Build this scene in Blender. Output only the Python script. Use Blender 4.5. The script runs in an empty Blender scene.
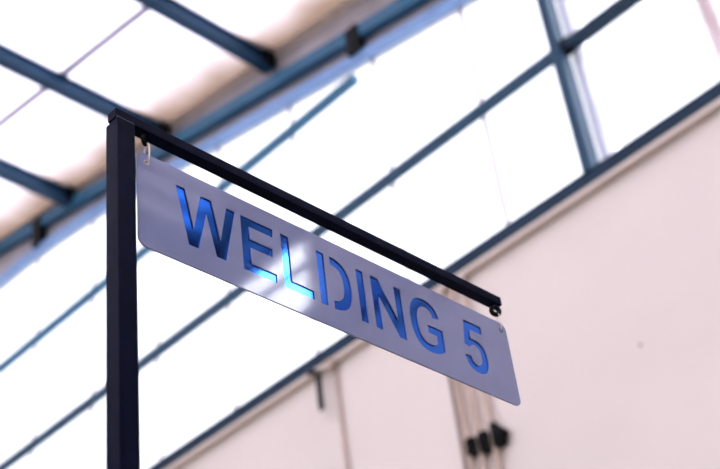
import bpy, bmesh, math
from mathutils import Vector, Matrix
S = bpy.context.scene
COL = S.collection
H = 1.6            # eye height of the photographer; heights below are given from the eye and lifted by H

# ------------------------------------------------------------------ camera, world, exposure
cd = bpy.data.cameras.new('camera'); cam = bpy.data.objects.new('camera', cd); COL.objects.link(cam)
cam.matrix_world = Matrix(((0.7198, -0.3534, -0.5975, 0.0), (-0.6853, -0.4987, -0.5307, 0.0), (-0.1104, 0.7915, -0.6012, H), (0, 0, 0, 1)))
cd.sensor_width = 36.0; cd.lens = 36.0 * 1380.49 / 720.0
cd.clip_start = 0.05; cd.clip_end = 200
cd.dof.use_dof = True; cd.dof.focus_distance = 3.12; cd.dof.aperture_fstop = 2.9
S.camera = cam
w = bpy.data.worlds.new('overcast_sky'); S.world = w; w.use_nodes = True
wn = w.node_tree; bg = wn.nodes['Background']; bg.inputs[0].default_value = (0.95, 0.95, 1.0, 1)
# thin overcast: even white sky, plus a bright lobe added to give the sign its glare
SKY, GLOW, GLOWDIR = 1.5, 24.0, (0.60, -0.60, 0.53)
g1 = wn.nodes.new('ShaderNodeTexCoord'); g2 = wn.nodes.new('ShaderNodeVectorMath'); g2.operation = 'DOT_PRODUCT'
g2.inputs[1].default_value = Vector(GLOWDIR).normalized()
g3 = wn.nodes.new('ShaderNodeMapRange'); g3.interpolation_type = 'SMOOTHERSTEP'
g3.inputs[1].default_value = 0.80; g3.inputs[2].default_value = 0.97; g3.inputs[3].default_value = SKY; g3.inputs[4].default_value = GLOW
wn.links.new(g1.outputs['Generated'], g2.inputs[0]); wn.links.new(g2.outputs['Value'], g3.inputs[0]); wn.links.new(g3.outputs[0], bg.inputs[1])
S.view_settings.view_transform = 'Standard'; S.view_settings.look = 'None'
S.view_settings.gamma = 1.0; S.view_settings.use_curve_mapping = False
S.view_settings.exposure = 0.0
try:
    S.cycles.use_denoising = True; S.cycles.max_bounces = 10; S.cycles.diffuse_bounces = 6
    S.cycles.transparent_max_bounces = 12; S.cycles.sample_clamp_indirect = 6.0
except Exception: pass

# ------------------------------------------------------------------ materials
def mat(name, col, rough=0.5, metal=0.0, var=0.0, scale=8.0, bump=0.0, coat=0.0, spec=0.5, stretch=None):
    m = bpy.data.materials.new(name); m.use_nodes = True; nt = m.node_tree
    b = nt.nodes['Principled BSDF']
    b.inputs['Base Color'].default_value = (*col, 1); b.inputs['Roughness'].default_value = rough
    b.inputs['Metallic'].default_value = metal; b.inputs['Coat Weight'].default_value = coat
    b.inputs['Coat Roughness'].default_value = 0.08; b.inputs['Specular IOR Level'].default_value = spec
    if var or bump:
        tc = nt.nodes.new('ShaderNodeTexCoord'); mp = nt.nodes.new('ShaderNodeMapping')
        if stretch: mp.inputs['Scale'].default_value = stretch
        nz = nt.nodes.new('ShaderNodeTexNoise'); nz.inputs['Scale'].default_value = scale; nz.inputs['Detail'].default_value = 6
        nt.links.new(tc.outputs['Object'], mp.inputs[0]); nt.links.new(mp.outputs[0], nz.inputs[0])
        if var:
            r = nt.nodes.new('ShaderNodeValToRGB')
            r.color_ramp.elements[0].position = 0.3; r.color_ramp.elements[1].position = 0.7
            r.color_ramp.elements[0].color = (*[c * (1 - var) for c in col], 1)
            r.color_ramp.elements[1].color = (*[min(1, c * (1 + var)) for c in col], 1)
            nt.links.new(nz.outputs[0], r.inputs[0]); nt.links.new(r.outputs[0], b.inputs['Base Color'])
        if bump:
            bp = nt.nodes.new('ShaderNodeBump'); bp.inputs['Strength'].default_value = bump; bp.inputs['Distance'].default_value = 0.002
            nt.links.new(nz.outputs[0], bp.inputs['Height']); nt.links.new(bp.outputs[0], b.inputs['Normal'])
    return m

def sheet_mat(name, col, end_tone):          # translucent roofing sheet, darker and more tan towards the wall
    m = bpy.data.materials.new(name); m.use_nodes = True; nt = m.node_tree; nt.nodes.clear()
    out = nt.nodes.new('ShaderNodeOutputMaterial'); tr = nt.nodes.new('ShaderNodeBsdfTranslucent'); df = nt.nodes.new('ShaderNodeBsdfDiffuse')
    mx = nt.nodes.new('ShaderNodeMixShader'); mx.inputs[0].default_value = 0.12
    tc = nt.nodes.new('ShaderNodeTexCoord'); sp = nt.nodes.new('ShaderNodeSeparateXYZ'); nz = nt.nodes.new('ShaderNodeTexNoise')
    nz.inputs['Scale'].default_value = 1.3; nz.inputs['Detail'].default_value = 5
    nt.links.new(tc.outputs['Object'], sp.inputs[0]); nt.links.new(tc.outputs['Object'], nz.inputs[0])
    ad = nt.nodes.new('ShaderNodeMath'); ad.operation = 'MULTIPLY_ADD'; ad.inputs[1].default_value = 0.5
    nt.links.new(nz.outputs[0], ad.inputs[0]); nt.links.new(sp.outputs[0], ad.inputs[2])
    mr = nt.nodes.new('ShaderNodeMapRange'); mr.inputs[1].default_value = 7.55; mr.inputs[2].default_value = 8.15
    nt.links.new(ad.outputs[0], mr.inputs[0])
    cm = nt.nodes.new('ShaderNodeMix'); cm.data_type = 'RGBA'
    cm.inputs[6].default_value = (*col, 1); cm.inputs[7].default_value = (*end_tone, 1)
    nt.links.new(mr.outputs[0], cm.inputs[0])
    nt.links.new(cm.outputs[2], tr.inputs[0]); nt.links.new(cm.outputs[2], df.inputs[0])
    nt.links.new(tr.outputs[0], mx.inputs[1]); nt.links.new(df.outputs[0], mx.inputs[2]); nt.links.new(mx.outputs[0], out.inputs[0])
    return m

def pane_mat(name, tint, clear):          # thin glass: mostly see-through, a little reflection
    m = bpy.data.materials.new(name); m.use_nodes = True; nt = m.node_tree; nt.nodes.clear()
    out = nt.nodes.new('ShaderNodeOutputMaterial'); tp = nt.nodes.new('ShaderNodeBsdfTransparent'); tr = nt.nodes.new('ShaderNodeBsdfTranslucent')
    gl = nt.nodes.new('ShaderNodeBsdfGlossy'); gl.inputs['Roughness'].default_value = 0.05
    tp.inputs[0].default_value = (*tint, 1); tr.inputs[0].default_value = (*tint, 1)
    m1 = nt.nodes.new('ShaderNodeMixShader'); m1.inputs[0].default_value = 1 - clear
    nt.links.new(tp.outputs[0], m1.inputs[1]); nt.links.new(tr.outputs[0], m1.inputs[2])
    m2 = nt.nodes.new('ShaderNodeMixShader'); m2.inputs[0].default_value = 0.05
    nt.links.new(m1.outputs[0], m2.inputs[1]); nt.links.new(gl.outputs[0], m2.inputs[2]); nt.links.new(m2.outputs[0], out.inputs[0])
    return m

M = dict(
    wall=mat('cream_wall_paint', (0.77, 0.68, 0.61), 0.85, var=0.035, scale=0.7),
    ledge=mat('pale_render', (0.60, 0.51, 0.43), 0.8, var=0.05, scale=3),
    floor=mat('grey_concrete', (0.16, 0.155, 0.15), 0.7, var=0.15, scale=1.5),
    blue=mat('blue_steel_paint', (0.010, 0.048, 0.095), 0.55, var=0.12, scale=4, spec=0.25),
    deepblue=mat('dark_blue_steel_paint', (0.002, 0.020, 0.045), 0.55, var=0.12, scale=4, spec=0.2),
    paleblue=mat('pale_blue_steel', (0.17, 0.30, 0.55), 0.5, var=0.08, scale=4),  # lower chord steel, a paler blue than the other members
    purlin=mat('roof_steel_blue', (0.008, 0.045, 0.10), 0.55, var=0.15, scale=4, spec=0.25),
    black=mat('black_fitting', (0.002, 0.0025, 0.004), 0.6, spec=0.12),
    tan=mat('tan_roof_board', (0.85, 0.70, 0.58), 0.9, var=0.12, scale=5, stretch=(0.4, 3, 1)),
    spandrel=mat('grey_spandrel', (0.42, 0.38, 0.40), 0.9, var=0.08, scale=3),
    seam=mat('lavender_seam', (0.55, 0.50, 0.62), 0.8),
    bar=mat('white_glazing_bar', (0.70, 0.67, 0.74), 0.5),
    strip=mat('grey_glazing_strip', (0.36, 0.31, 0.36), 0.6),
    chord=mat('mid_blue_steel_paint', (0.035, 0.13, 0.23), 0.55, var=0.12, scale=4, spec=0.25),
    rose=mat('pinkish_post_paint', (0.80, 0.60, 0.54), 0.7),
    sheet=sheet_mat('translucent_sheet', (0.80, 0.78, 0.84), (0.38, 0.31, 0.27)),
    glass=pane_mat('window_glass', (0.97, 0.98, 1.0), 0.85),
    navy=mat('navy_tube_paint', (0.0006, 0.0018, 0.014), 0.5, var=0.25, scale=30, bump=0.08, spec=0.04),
    weld=mat('weld_bead', (0.06, 0.06, 0.08), 0.5, bump=0.5, scale=300),
    plate=mat('grey_sign_metal', (0.23, 0.26, 0.42), 0.05, metal=0.0, var=0.04, scale=14, bump=0.02, spec=0.42),
    edge=mat('dark_plate_back', (0.05, 0.05, 0.07), 0.5),
    letter=mat('mirror_blue_film', (0.006, 0.135, 0.68), 0.05, metal=1.0, spec=0.5, coat=0.24),
    link=mat('pale_wire', (0.75, 0.66, 0.58), 0.35, metal=0.3),
    pipe=mat('tan_pipe', (0.46, 0.35, 0.27), 0.6, var=0.1),
    brown=mat('brown_pipe', (0.22, 0.15, 0.12), 0.6, var=0.1),
)

# ------------------------------------------------------------------ helpers
def obj(name, bm, m, parent=None, smooth=False, lift=True):
    me = bpy.data.meshes.new(name); bmesh.ops.recalc_face_normals(bm, faces=bm.faces)
    org = Vector((0, 0, 0))
    if lift: bmesh.ops.translate(bm, verts=bm.verts, vec=(0, 0, H))
    bm.to_mesh(me); bm.free(); me.materials.append(m)
    if smooth:
        for p in me.polygons: p.use_smooth = True
    o = bpy.data.objects.new(name, me); COL.objects.link(o)
    if parent is not None:
        o.parent = parent; o.location = -Vector(parent.location)     # mesh data is in world coordinates
    return o
def thing(name, label, cat, loc, group=None):
    o = bpy.data.objects.new(name, None); COL.objects.link(o); o.location = (loc[0], loc[1], loc[2] + H); o.empty_display_size = 0.1
    o['label'] = label; o['category'] = cat
    if group: o['group'] = group
    return o
def tag(o, label, cat, group=None):
    o['label'] = label; o['category'] = cat
    if group: o['group'] = group
    return o
def struct(o): o['kind'] = 'structure'; return o
def box(bm, x0, x1, y0, y1, z0, z1, bev=0.0):
    vs = [bm.verts.new((x, y, z)) for x in (x0, x1) for y in (y0, y1) for z in (z0, z1)]
    fs = [bm.faces.new([vs[i] for i in f]) for f in ((0, 1, 3, 2), (4, 6, 7, 5), (0, 4, 5, 1), (2, 3, 7, 6), (0, 2, 6, 4), (1, 5, 7, 3))]
    if bev:
        es = list({e for f in fs for e in f.edges}); bmesh.ops.bevel(bm, geom=es, offset=bev, segments=2, affect='EDGES', profile=0.6)
    return bm
def prism_yz(bm, pts, x0, x1):            # polygon in (y, z), thickness along x
    a = [bm.verts.new((x0, y, z)) for y, z in pts]; b = [bm.verts.new((x1, y, z)) for y, z in pts]
    n = len(pts); bm.faces.new(a); bm.faces.new(b[::-1])
    for i in range(n): bm.faces.new((a[i], a[(i + 1) % n], b[(i + 1) % n], b[i]))
    return bm
def prism_xy(bm, pts, zf, t):             # polygon in (x, y) on a sloping plane zf(y), thickness t
    a = [bm.verts.new((x, y, zf(y))) for x, y in pts]; b = [bm.verts.new((x, y, zf(y) + t)) for x, y in pts]
    n = len(pts); bm.faces.new(a); bm.faces.new(b[::-1])
    for i in range(n): bm.faces.new((a[i], a[(i + 1) % n], b[(i + 1) % n], b[i]))
    return bm
def tube(bm, path, r, n=12, closed=False):
    P = [Vector(p) for p in path]; rings = []; N = len(P); ref = None
    for i, p in enumerate(P):
        if closed: t = P[(i + 1) % N] - P[i - 1]
        else: t = P[min(i + 1, N - 1)] - P[max(i - 1, 0)]
        t.normalize()
        if ref is None: ref = t.orthogonal().normalized()
        ref = (ref - t * ref.dot(t)).normalized(); bi = t.cross(ref)
        rings.append([bm.verts.new(p + r * (math.cos(a) * ref + math.sin(a) * bi)) for a in [2 * math.pi * k / n for k in range(n)]])
    for i in range(N if closed else N - 1):
        A, B = rings[i], rings[(i + 1) % N]
        for k in range(n): bm.faces.new((A[k], A[(k + 1) % n], B[(k + 1) % n], B[k]))
    if not closed: bm.faces.new(rings[0][::-1]); bm.faces.new(rings[-1])
    return bm
NB = bmesh.new

# ------------------------------------------------------------------ roof geometry (heights from the eye)
def purl(y): return 11.29 + 0.155 * (y - 10)         # underside of purlins, south slope
def roof(y): return purl(y) + 0.27                  # underside of roof sheets
RIDGE = 17.6
def rnorth(y): return roof(RIDGE) - 0.18 * (y - RIDGE)
def low(y):                                          # underside of the truss bottom chord
    ys = [(-10, 10.17 + .215 * (-17.05)), (11.6, 10.17 + .215 * 4.55), (12.3, 11.25), (13.0, 11.33), (14.0, 11.38), (20, 11.40)]
    for (a, za), (b, zb) in zip(ys, ys[1:]):
        if y <= b: return za + (zb - za) * (y - a) / (b - a)
def up(y): return 10.43 + 0.215 * (y - 7.05)

# ------------------------------------------------------------------ setting
X0, X1, Y0, Y1 = -12.0, 8.0, -9.5, 25.0
struct(obj('floor', box(NB(), X0 - .25, X1 + .25, Y0 - .25, Y1 + .25, -H - .15, -H), M['floor']))
WS, WN = 2.45, 16.2                                 # clerestory window from south to north
b = NB(); box(b, 8.0, 8.25, Y0, Y1, -H, 6.84)
w2 = (-6.05, -4.26, 7.64, 8.70)                     # unseen pane further south, added and sized for the glare on the sign
prism_yz(b, [(Y0, 6.84), (w2[0], 6.84), (w2[0], roof(w2[0])), (Y0, roof(Y0))], 8.0, 8.25)
prism_yz(b, [(w2[1], 6.84), (WS, 6.84), (WS, roof(WS)), (w2[1], roof(w2[1]))], 8.0, 8.25)
box(b, 8.0, 8.25, w2[0], w2[1], 6.84, w2[2])
prism_yz(b, [(w2[0], w2[3]), (w2[1], w2[3]), (w2[1], roof(w2[1])), (w2[0], roof(w2[0]))], 8.0, 8.25)
prism_yz(b, [(WN, 6.84), (Y1, 6.84), (Y1, rnorth(Y1)), (RIDGE, rnorth(RIDGE)), (WN, roof(WN))], 8.0, 8.25)
wall = struct(obj('wall_east', b, M['wall']))
b = NB(); ys = [WS + (WN - WS) * i / 30 for i in range(31)]
prism_yz(b, [(y, low(y) + .05) for y in ys] + [(y, roof(y)) for y in ys[::-1]], 8.06, 8.14)
obj('spandrel_panel', b, M['spandrel'], wall)
b = NB(); box(b, 7.93, 8.02, Y0, Y1, 6.83, 6.885, 0.006)
obj('wall_ledge', b, M['ledge'], wall)
# tiny fixing on the wall
b = NB(); tube(b, [(7.993, 4.47, 5.34), (8.01, 4.47, 5.34)], 0.014)
obj('screw_hole', b, M['brown'], wall)
b = NB(); box(b, X0 - .25, X0, Y0, Y1, -H, 1.0); box(b, X0 - .25, X0, Y0, Y1, 7.0, 7.6)
for ya in (Y0, 2.0, 13.0, Y1 - .5): box(b, X0 - .25, X0, ya, ya + .5, 1.0, 7.0)
struct(obj('wall_west', b, M['wall']))
struct(obj('fill_window', box(NB(), X0 - .12, X0 - .11, Y0, Y1, 1.0, 7.0), M['glass']))  # unseen glazing, added to bring more light onto the east wall
struct(obj('wall_south', box(NB(), X0, X1 + .25, Y0 - .25, Y0, -H, roof(Y0) + .02), M['wall']))
struct(obj('wall_north', box(NB(), X0, X1 + .25, Y1, Y1 + .25, -H, rnorth(Y1) + .02), M['wall']))

# ceiling: bays of translucent sheets between purlins
PY = [14.0 - 1.96 * k + .04 for k in range(-1, 13)]  # 16.0, 14.04, 12.08, 10.12, 8.16 ...
PY = [15.94, 13.98, 12.02, 10.03, 8.09, 6.13, 4.17, 2.21, 0.25, -1.71, -3.67, -5.63, -7.59]
ceil_ = struct(obj('ceiling', prism_yz(NB(), [(RIDGE, roof(RIDGE)), (Y1 + .25, rnorth(Y1 + .25)), (Y1 + .25, rnorth(Y1 + .25) + .05), (RIDGE, roof(RIDGE) + .05)], X0, X1 + .25), M['tan']))
edges = [RIDGE] + PY + [Y0 - .25]
JX = [6.47, 4.2, 2.1, -12.25]
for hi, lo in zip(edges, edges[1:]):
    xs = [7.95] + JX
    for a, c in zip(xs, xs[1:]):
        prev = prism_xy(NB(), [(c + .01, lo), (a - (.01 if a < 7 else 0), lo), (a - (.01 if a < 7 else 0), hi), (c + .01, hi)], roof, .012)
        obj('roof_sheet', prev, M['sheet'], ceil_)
    for a in JX[:-1]:
        obj('sheet_seam', prism_xy(NB(), [(a - .05, lo), (a + .05, lo), (a + .05, hi), (a - .05, hi)], lambda y: roof(y) - .014, .013), M['seam'], ceil_)
    # boarded strip along the wall; its sweep beside the purlin stands for shade
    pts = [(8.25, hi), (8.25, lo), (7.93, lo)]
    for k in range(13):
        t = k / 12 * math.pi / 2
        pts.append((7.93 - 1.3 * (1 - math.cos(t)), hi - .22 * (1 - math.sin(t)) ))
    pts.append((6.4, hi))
    obj('edge_board_and_shade', prism_xy(NB(), pts, lambda y: roof(y) - .03, .025), M['tan'], ceil_)

for k in range(9):                       # unseen battens over the south bays, added to stripe the letters' reflections
    y = -6.1 + .27 * k
    obj('reflected_batten', prism_xy(NB(), [(3.0, y), (7.9, y), (7.9, y + .13), (3.0, y + .13)], lambda y: roof(y) - .07, .05), M['spandrel'], ceil_)
b = NB(); box(b, 7.88, 8.0, Y0, 1.5, 7.12, 7.42, .01)
obj('reflected_rail', b, M['spandrel'], wall)  # unseen rail, added so the letters reflect a darker band
# clerestory window with its bars
win = NB(); prism_yz(win, [(WS, 7.0)] + [(WN, 7.0)] + [(y, low(y) + .06) for y in ys[::-1]], 8.075, 8.081)
win = struct(obj('window_1', win, M['glass']))
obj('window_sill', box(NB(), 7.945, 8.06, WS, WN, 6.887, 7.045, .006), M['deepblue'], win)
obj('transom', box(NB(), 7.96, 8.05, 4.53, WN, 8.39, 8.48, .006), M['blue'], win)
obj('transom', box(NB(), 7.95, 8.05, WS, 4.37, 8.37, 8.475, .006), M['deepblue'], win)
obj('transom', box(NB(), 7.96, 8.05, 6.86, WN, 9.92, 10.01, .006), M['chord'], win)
obj('mullion', box(NB(), 7.93, 8.065, 4.42, 4.525, 7.02, low(4.48) + .03, .006), M['blue'], win)
obj('transom_bracket', box(NB(), 7.955, 8.05, 4.33, 4.44, 8.36, 8.50, .01), M['black'], win)
for y in (5.44, 6.64, 7.92, 9.15, 10.4, 11.65, 12.9, 14.15):
    obj('glazing_bar', box(NB(), 8.055, 8.074, y - .022, y + .022, 7.03, low(y) + .05), M['strip'], win)
obj('outer_post', box(NB(), 8.12, 8.2, 4.28, 4.42, 6.9, low(4.3) + .1), M['bar'], win)
obj('outer_post', box(NB(), 8.10, 8.16, 3.03, 3.17, 6.9, low(3.1) + .1), M['rose'], win)
w2o = struct(obj('glare_window', box(NB(), 8.10, 8.106, w2[0], w2[1], w2[2], w2[3]), M['glass']))
b = NB(); 
for y in (w2[0], w2[1] - .05): box(b, 8.02, 8.12, y, y + .05, w2[2], w2[3])
for z in (w2[2], w2[3] - .05): box(b, 8.02, 8.12, w2[0] + .05, w2[1] - .05, z, z + .05)
obj('window_frame', b, M['blue'], w2o)
obj('glazing_bar', box(NB(), 8.04, 8.10, w2[0] + .05, w2[1] - .05, 8.20, 8.25), M['blue'], w2o)

# ------------------------------------------------------------------ truss over the window
truss = thing('roof_truss', 'blue steel gable truss with two sloping chords along the top of the window wall', 'truss', (7.97, 9, low(9)))
def chord(f, h, x0, x1, ya, yb):
    yy = [ya + (yb - ya) * i / 40 for i in range(41)]
    return prism_yz(NB(), [(y, f(y)) for y in yy] + [(y, f(y) + h) for y in yy[::-1]], x0, x1)
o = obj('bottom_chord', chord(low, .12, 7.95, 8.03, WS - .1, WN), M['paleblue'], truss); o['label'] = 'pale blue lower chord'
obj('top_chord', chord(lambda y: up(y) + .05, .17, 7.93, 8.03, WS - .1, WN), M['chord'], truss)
for y in (12.77, 6.76):
    o = obj('strut', box(NB(), 7.90, 8.02, y - .085, y + .085, low(y) + .10, up(y) + .20), M['black'], truss); o['label'] = 'black upright strut'

# ------------------------------------------------------------------ purlins
def purlin_bm(y):
    z = purl(y); b = NB()
    box(b, -4.0, 7.98, y - .07, y + .07, z, z + .014)
    box(b, -4.0, 7.98, y - .006, y + .006, z + .012, z + .235)
    box(b, -4.0, 7.98, y - .05, y + .05, z + .232, z + .242)
    return b
PL = {12.02: 'blue steel roof purlin nearest the left edge, lowest in the picture, beside post',
      10.03: 'blue steel roof purlin passing behind the top of the sign post',
      6.13: 'blue steel roof purlin at the top edge, ending just above the right black strut',
      8.09: 'blue steel roof purlin crossing the top of the picture, dark end plate at truss'}
for y in PY:
    lab = PL.get(y)
    t = thing('roof_purlin', lab or 'blue steel roof purlin under translucent sheets, outside those seen above the sign', 'purlin', (7.98, y, purl(y)), 'purlins under the translucent roof')
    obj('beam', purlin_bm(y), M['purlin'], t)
    obj('end_plate', box(NB(), 7.86, 7.99, y - .09, y + .09, purl(y) + .02, purl(y) + .26, .004), M['black'], t)

# ------------------------------------------------------------------ pipes and fittings on the wall
for y, m, r, lab in ((6.29, 'brown', .016, 'thin dark brown pipe, leftmost of the group running down the cream wall under the window'),
                     (6.21, 'pipe', .026, 'tan wall pipe right beside the thin dark brown pipe'),
                     (6.085, 'pipe', .024, 'middle tan pipe between the black clamps on the cream wall'),
                     (5.945, 'pipe', .024, 'rightmost tan pipe on the cream wall, passing the biggest black clamp')):
    t = thing('wall_pipe', lab, 'pipe', (7.965, y, -H), 'pipes down the cream wall')
    obj('tube', tube(NB(), [(7.965 - (.02 if m == 'pipe' else 0), y, -H), (7.965 - (.02 if m == 'pipe' else 0), y, 6.829)], r, 14), M[m], t, True)
    for z in (1.2, 3.2):
        obj('saddle_clip', box(NB(), 7.95, 8.0, y - .04, y + .04, z, z + .03), M[m], t)
for y, z, wd, h, lab in ((6.165, 5.26, .09, .15, 'black pipe clamp, lowest and leftmost of three on the cream wall pipes'),
                         (6.035, 5.24, .09, .18, 'middle black pipe clamp of three on the cream wall pipes'),
                         (5.89, 5.22, .10, .16, 'rightmost black pipe clamp with side knob on the cream wall')):
    t = thing('pipe_clamp', lab, 'clamp', (7.99, y, z), 'black clamps on the wall pipes')
    obj('clamp_body', box(NB(), 7.90, 8.0, y - wd / 2, y + wd / 2, z - h / 2, z + h / 2, .02), M['black'], t)
    obj('bolt', tube(NB(), [(7.87, y, z), (7.905, y, z)], .018), M['black'], t)
    if y < 5.95:
        obj('knob', tube(NB(), [(7.94, y - wd / 2 - .04, z + .0), (7.94, y - wd / 2 + .01, z + .0)], .04, 16), M['black'], t, True)
        obj('top_lug', box(NB(), 7.92, 7.98, y - .0, y + .06, z + h / 2 - .01, z + h / 2 + .06, .008), M['black'], t)
t = thing('wall_conduit', 'single thin tan conduit dropping from the ledge left of the pipe group', 'conduit', (7.98, 7.65, -H))
obj('tube', tube(NB(), [(7.975, 7.615, -H), (7.975, 7.615, 6.829)], .02, 12), M['pipe'], t, True)
obj('junction_box', box(NB(), 7.895, 7.925, 7.58, 7.68, 6.76, 6.86, .004), M['pipe'], t)
t = thing('window_winder', 'dark hanging lever bracket hooked under the blue window sill', 'lever', (7.9, 7.75, 6.36))
obj('arm', tube(NB(), [(7.95, 7.95, 6.90), (7.88, 7.86, 6.83), (7.86, 7.76, 6.78), (7.86, 7.74, 6.70)], .022, 10), M['black'], t, True)
obj('lever', box(NB(), 7.845, 7.875, 7.71, 7.77, 6.36, 6.74, .01), M['black'], t)

# ------------------------------------------------------------------ sign post and arm
post = thing('sign_post', 'dark navy square steel post with long horizontal arm carrying the sign', 'post', (1.312, 1.80, -H))
obj('upright', box(NB(), 1.2905, 1.3350, 1.780, 1.8235, -H + .01, 2.016, .0025), M['navy'], post)
obj('arm', box(NB(), 1.2875, 2.533, 1.7835, 1.8125, 2.0165, 2.0425, .002), M['navy'], post)
obj('base_plate', box(NB(), 1.222, 1.402, 1.71, 1.89, -H, -H + .012, .002), M['navy'], post)
bw = NB(); tube(bw, [(1.2905, 1.7835, 2.0165), (1.335, 1.7835, 2.0165)], .0022, 8); tube(bw, [(1.335, 1.784, 2.0165), (1.335, 1.809, 2.0165)], .0022, 8)
obj('weld_bead', bw, M['weld'], post, True)
def loop(cx, cy, cz, rx, rz, yaw=0, n=28):
    return [(cx + rx * math.cos(a) * math.sin(yaw), cy + rx * math.cos(a) * math.cos(yaw), cz + rz * math.sin(a)) for a in [2 * math.pi * k / n for k in range(n)]]
for x, hr, wr in ((1.3715, .0095, .0042), (2.515, .0112, .0066)):
    e = obj('eye_hook', tube(tube(NB(), loop(x, 1.7965, 2.010 - hr, hr, hr, math.radians(60 if x < 2 else 115)), wr, 10, True), [(x, 1.7965, 2.010), (x, 1.7965, 2.018)], .0045, 10), M['black'], post, True)

# ------------------------------------------------------------------ sign board, letters cut right through the front plate
PX, PZ, YF = 1.352, 1.714, 1.797
Wd, Ht, T = 1.193, 0.251, 0.003
def arc(cx, cy, rx, ry, a0, a1, n):
    return [(cx + rx * math.cos(math.radians(a0 + (a1 - a0) * k / n)), cy + ry * math.sin(math.radians(a0 + (a1 - a0) * k / n))) for k in range(n + 1)]
def bez(p0, p1, p2, p3, n=8):
    return [tuple((1 - t) ** 3 * a + 3 * (1 - t) ** 2 * t * b_ + 3 * (1 - t) * t * t * c + t ** 3 * d for a, b_, c, d in zip(p0, p1, p2, p3)) for t in [k / n for k in range(n + 1)]]
B_, T_ = 54, 204
G = {}
G['W'] = [[(101, T_), (126, T_), (146, 104), (169, T_), (199, T_), (219, 102), (241, T_), (266, T_), (233, B_), (206, B_), (183, 158), (158, B_), (131, B_)]]
G['E'] = [[(281, B_), (281, T_), (376, T_), (376, 180), (306, 180), (306, 146), (371, 146), (371, 122), (306, 122), (306, 78), (378, 78), (378, B_)]]
G['L'] = [[(399, B_), (399, T_), (424, T_), (424, 79), (490, 79), (490, B_)]]
G['D'] = [[(509, B_), (509, T_), (533, T_), (533, B_)],
          [(551, T_)] + bez((551, 205), (598, 203), (615, 178), (615, 129))[1:] + bez((615, 129), (615, 84), (598, 56), (551, B_))[1:] + [(551, 78)] + bez((551, 78), (578, 80), (589, 96), (589, 129))[1:] + bez((589, 129), (589, 162), (580, 178), (551, 181))[1:]]
G['I'] = [[(637, B_), (637, T_), (661, T_), (661, B_)]]
G['N'] = [[(685, B_), (685, T_), (712, T_), (765, 106), (765, T_), (789, T_), (789, B_), (763, B_), (709, 150), (709, B_)]]
G['G'] = [bez((921, 165), (914, 193), (897, 207), (870, 207)) + bez((870, 207), (832, 207), (812, 178), (812, 129))[1:] + bez((812, 129), (812, 80), (832, 51), (872, 51))[1:] +
          bez((872, 51), (893, 51), (912, 58), (927, 72))[1:] + [(927, 133), (873, 133), (873, 109), (901, 109), (901, 85)] +
          bez((901, 85), (893, 78), (884, 75), (873, 75))[1:] + bez((873, 75), (850, 75), (839, 94), (839, 129))[1:] + bez((839, 129), (839, 164), (850, 183), (871, 183))[1:] + bez((871, 183), (884, 183), (893, 176), (896, 159))[1:]]
G['5'] = [[(1018, T_), (1085, T_), (1085, 179), (1038, 179), (1034, 149)] + bez((1034, 149), (1058, 158), (1091, 146), (1091, 103))[1:] + bez((1091, 103), (1091, 70), (1072, 51), (1045, 51))[1:] +
          bez((1045, 51), (1020, 51), (1004, 66), (1001, 93))[1:] + [(1025, 96)] + bez((1025, 96), (1027, 82), (1034, 75), (1045, 75))[1:] + bez((1045, 75), (1058, 75), (1066, 86), (1066, 104))[1:] +
          bez((1066, 104), (1066, 124), (1057, 134), (1044, 134))[1:] + bez((1044, 134), (1036, 134), (1031, 130), (1026, 122))[1:] + [(1006, 126)]]
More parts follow.
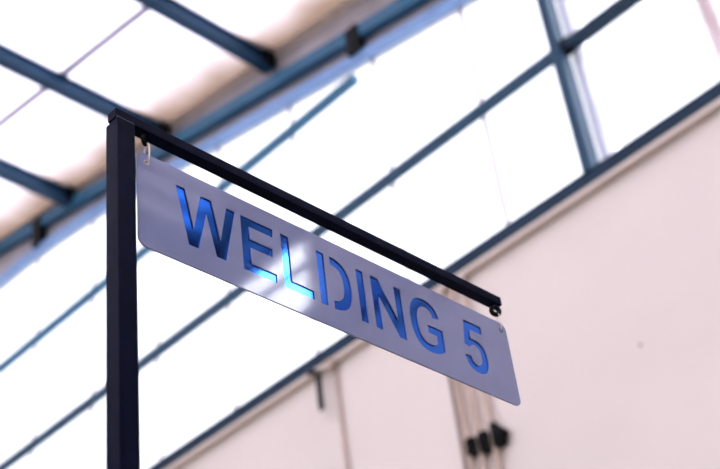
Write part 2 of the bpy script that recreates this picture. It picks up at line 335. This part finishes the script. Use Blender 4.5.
def cut_plate(name, outline, holes, y0, t, m, parent):
    cu = bpy.data.curves.new(name, 'CURVE'); cu.dimensions = '2D'; cu.fill_mode = 'BOTH'; cu.extrude = t / 2
    for pts in [outline] + holes:
        clean = [p for i, p in enumerate(pts) if (abs(p[0] - pts[i - 1][0]) + abs(p[1] - pts[i - 1][1])) > 1e-6]
        sp = cu.splines.new('POLY'); sp.points.add(len(clean) - 1); sp.use_cyclic_u = True
        for q, (u, v) in zip(sp.points, clean): q.co = (u, v, 0, 1)
    tmp = bpy.data.objects.new('tmp', cu); COL.objects.link(tmp)
    dg = bpy.context.evaluated_depsgraph_get(); me = bpy.data.meshes.new_from_object(tmp.evaluated_get(dg))
    bpy.data.objects.remove(tmp); bpy.data.curves.remove(cu)
    b = NB(); b.from_mesh(me); bpy.data.meshes.remove(me)
    bmesh.ops.remove_doubles(b, verts=b.verts, dist=1e-6)
    for v in b.verts: v.co = Vector((PX + v.co.x, y0 + t / 2 - v.co.z, PZ + v.co.y))
    return obj(name, b, m, parent)
def rrect(x0, x1, z0, z1, r):
    return arc(x1 - r, z1 - r, r, r, 90, 0, 8) + arc(x1 - r, z0 + r, r, r, 0, -90, 8) + arc(x0 + r, z0 + r, r, r, -90, -180, 8) + arc(x0 + r, z1 - r, r, r, 180, 90, 8)
board = thing('hanging_sign', 'grey metal sign reading WELDING 5 in cut-out blue letters, hanging under the navy arm', 'sign', (PX + Wd / 2, 1.80, PZ))
HX = (0.0245, 1.171); HZ = 0.2265
holes = [[(u / 1000, v / 1000) for u, v in c] for g in G.values() for c in g]
rings = [arc(hx, HZ, .0048, .0048, 0, 345, 23) for hx in HX]
cut_plate('face_plate', rrect(0, Wd, 0, Ht, .022), holes + rings, YF, T, M['plate'], board)
cut_plate('back_plate', rrect(.001, Wd - .001, .001, Ht - .001, .021), rings, YF + T + .0012, .001, M['edge'], board)
for ch, cs in G.items():
    us = [u for c in cs for u, v in c]; 
    o = obj('letter', box(NB(), PX + (min(us) - 5) / 1000, PX + (max(us) + 5) / 1000, YF + T, YF + T + .0012, PZ + .046, PZ + .212), M['letter'], board)
    o['label'] = ('glossy blue number ' if ch == '5' else 'glossy blue letter ') + ch
for hx in HX:
    obj('hanging_ring', tube(NB(), loop(PX + hx + (.001 if hx < .1 else -.002), 1.7965, 1.9655, .0125, .0275, math.radians(12 if hx < .1 else 30)), .0021 if hx < .1 else .0013, 10, True), M['link'], board, True)
    obj('eyelet', tube(NB(), [(PX + hx + p[0] - hx, YF - .0003, PZ + p[1]) for p in arc(hx, HZ, .0056, .0056, 0, 345, 23)], .0011, 8, True), M['link'] if hx < .1 else M['edge'], board, True)
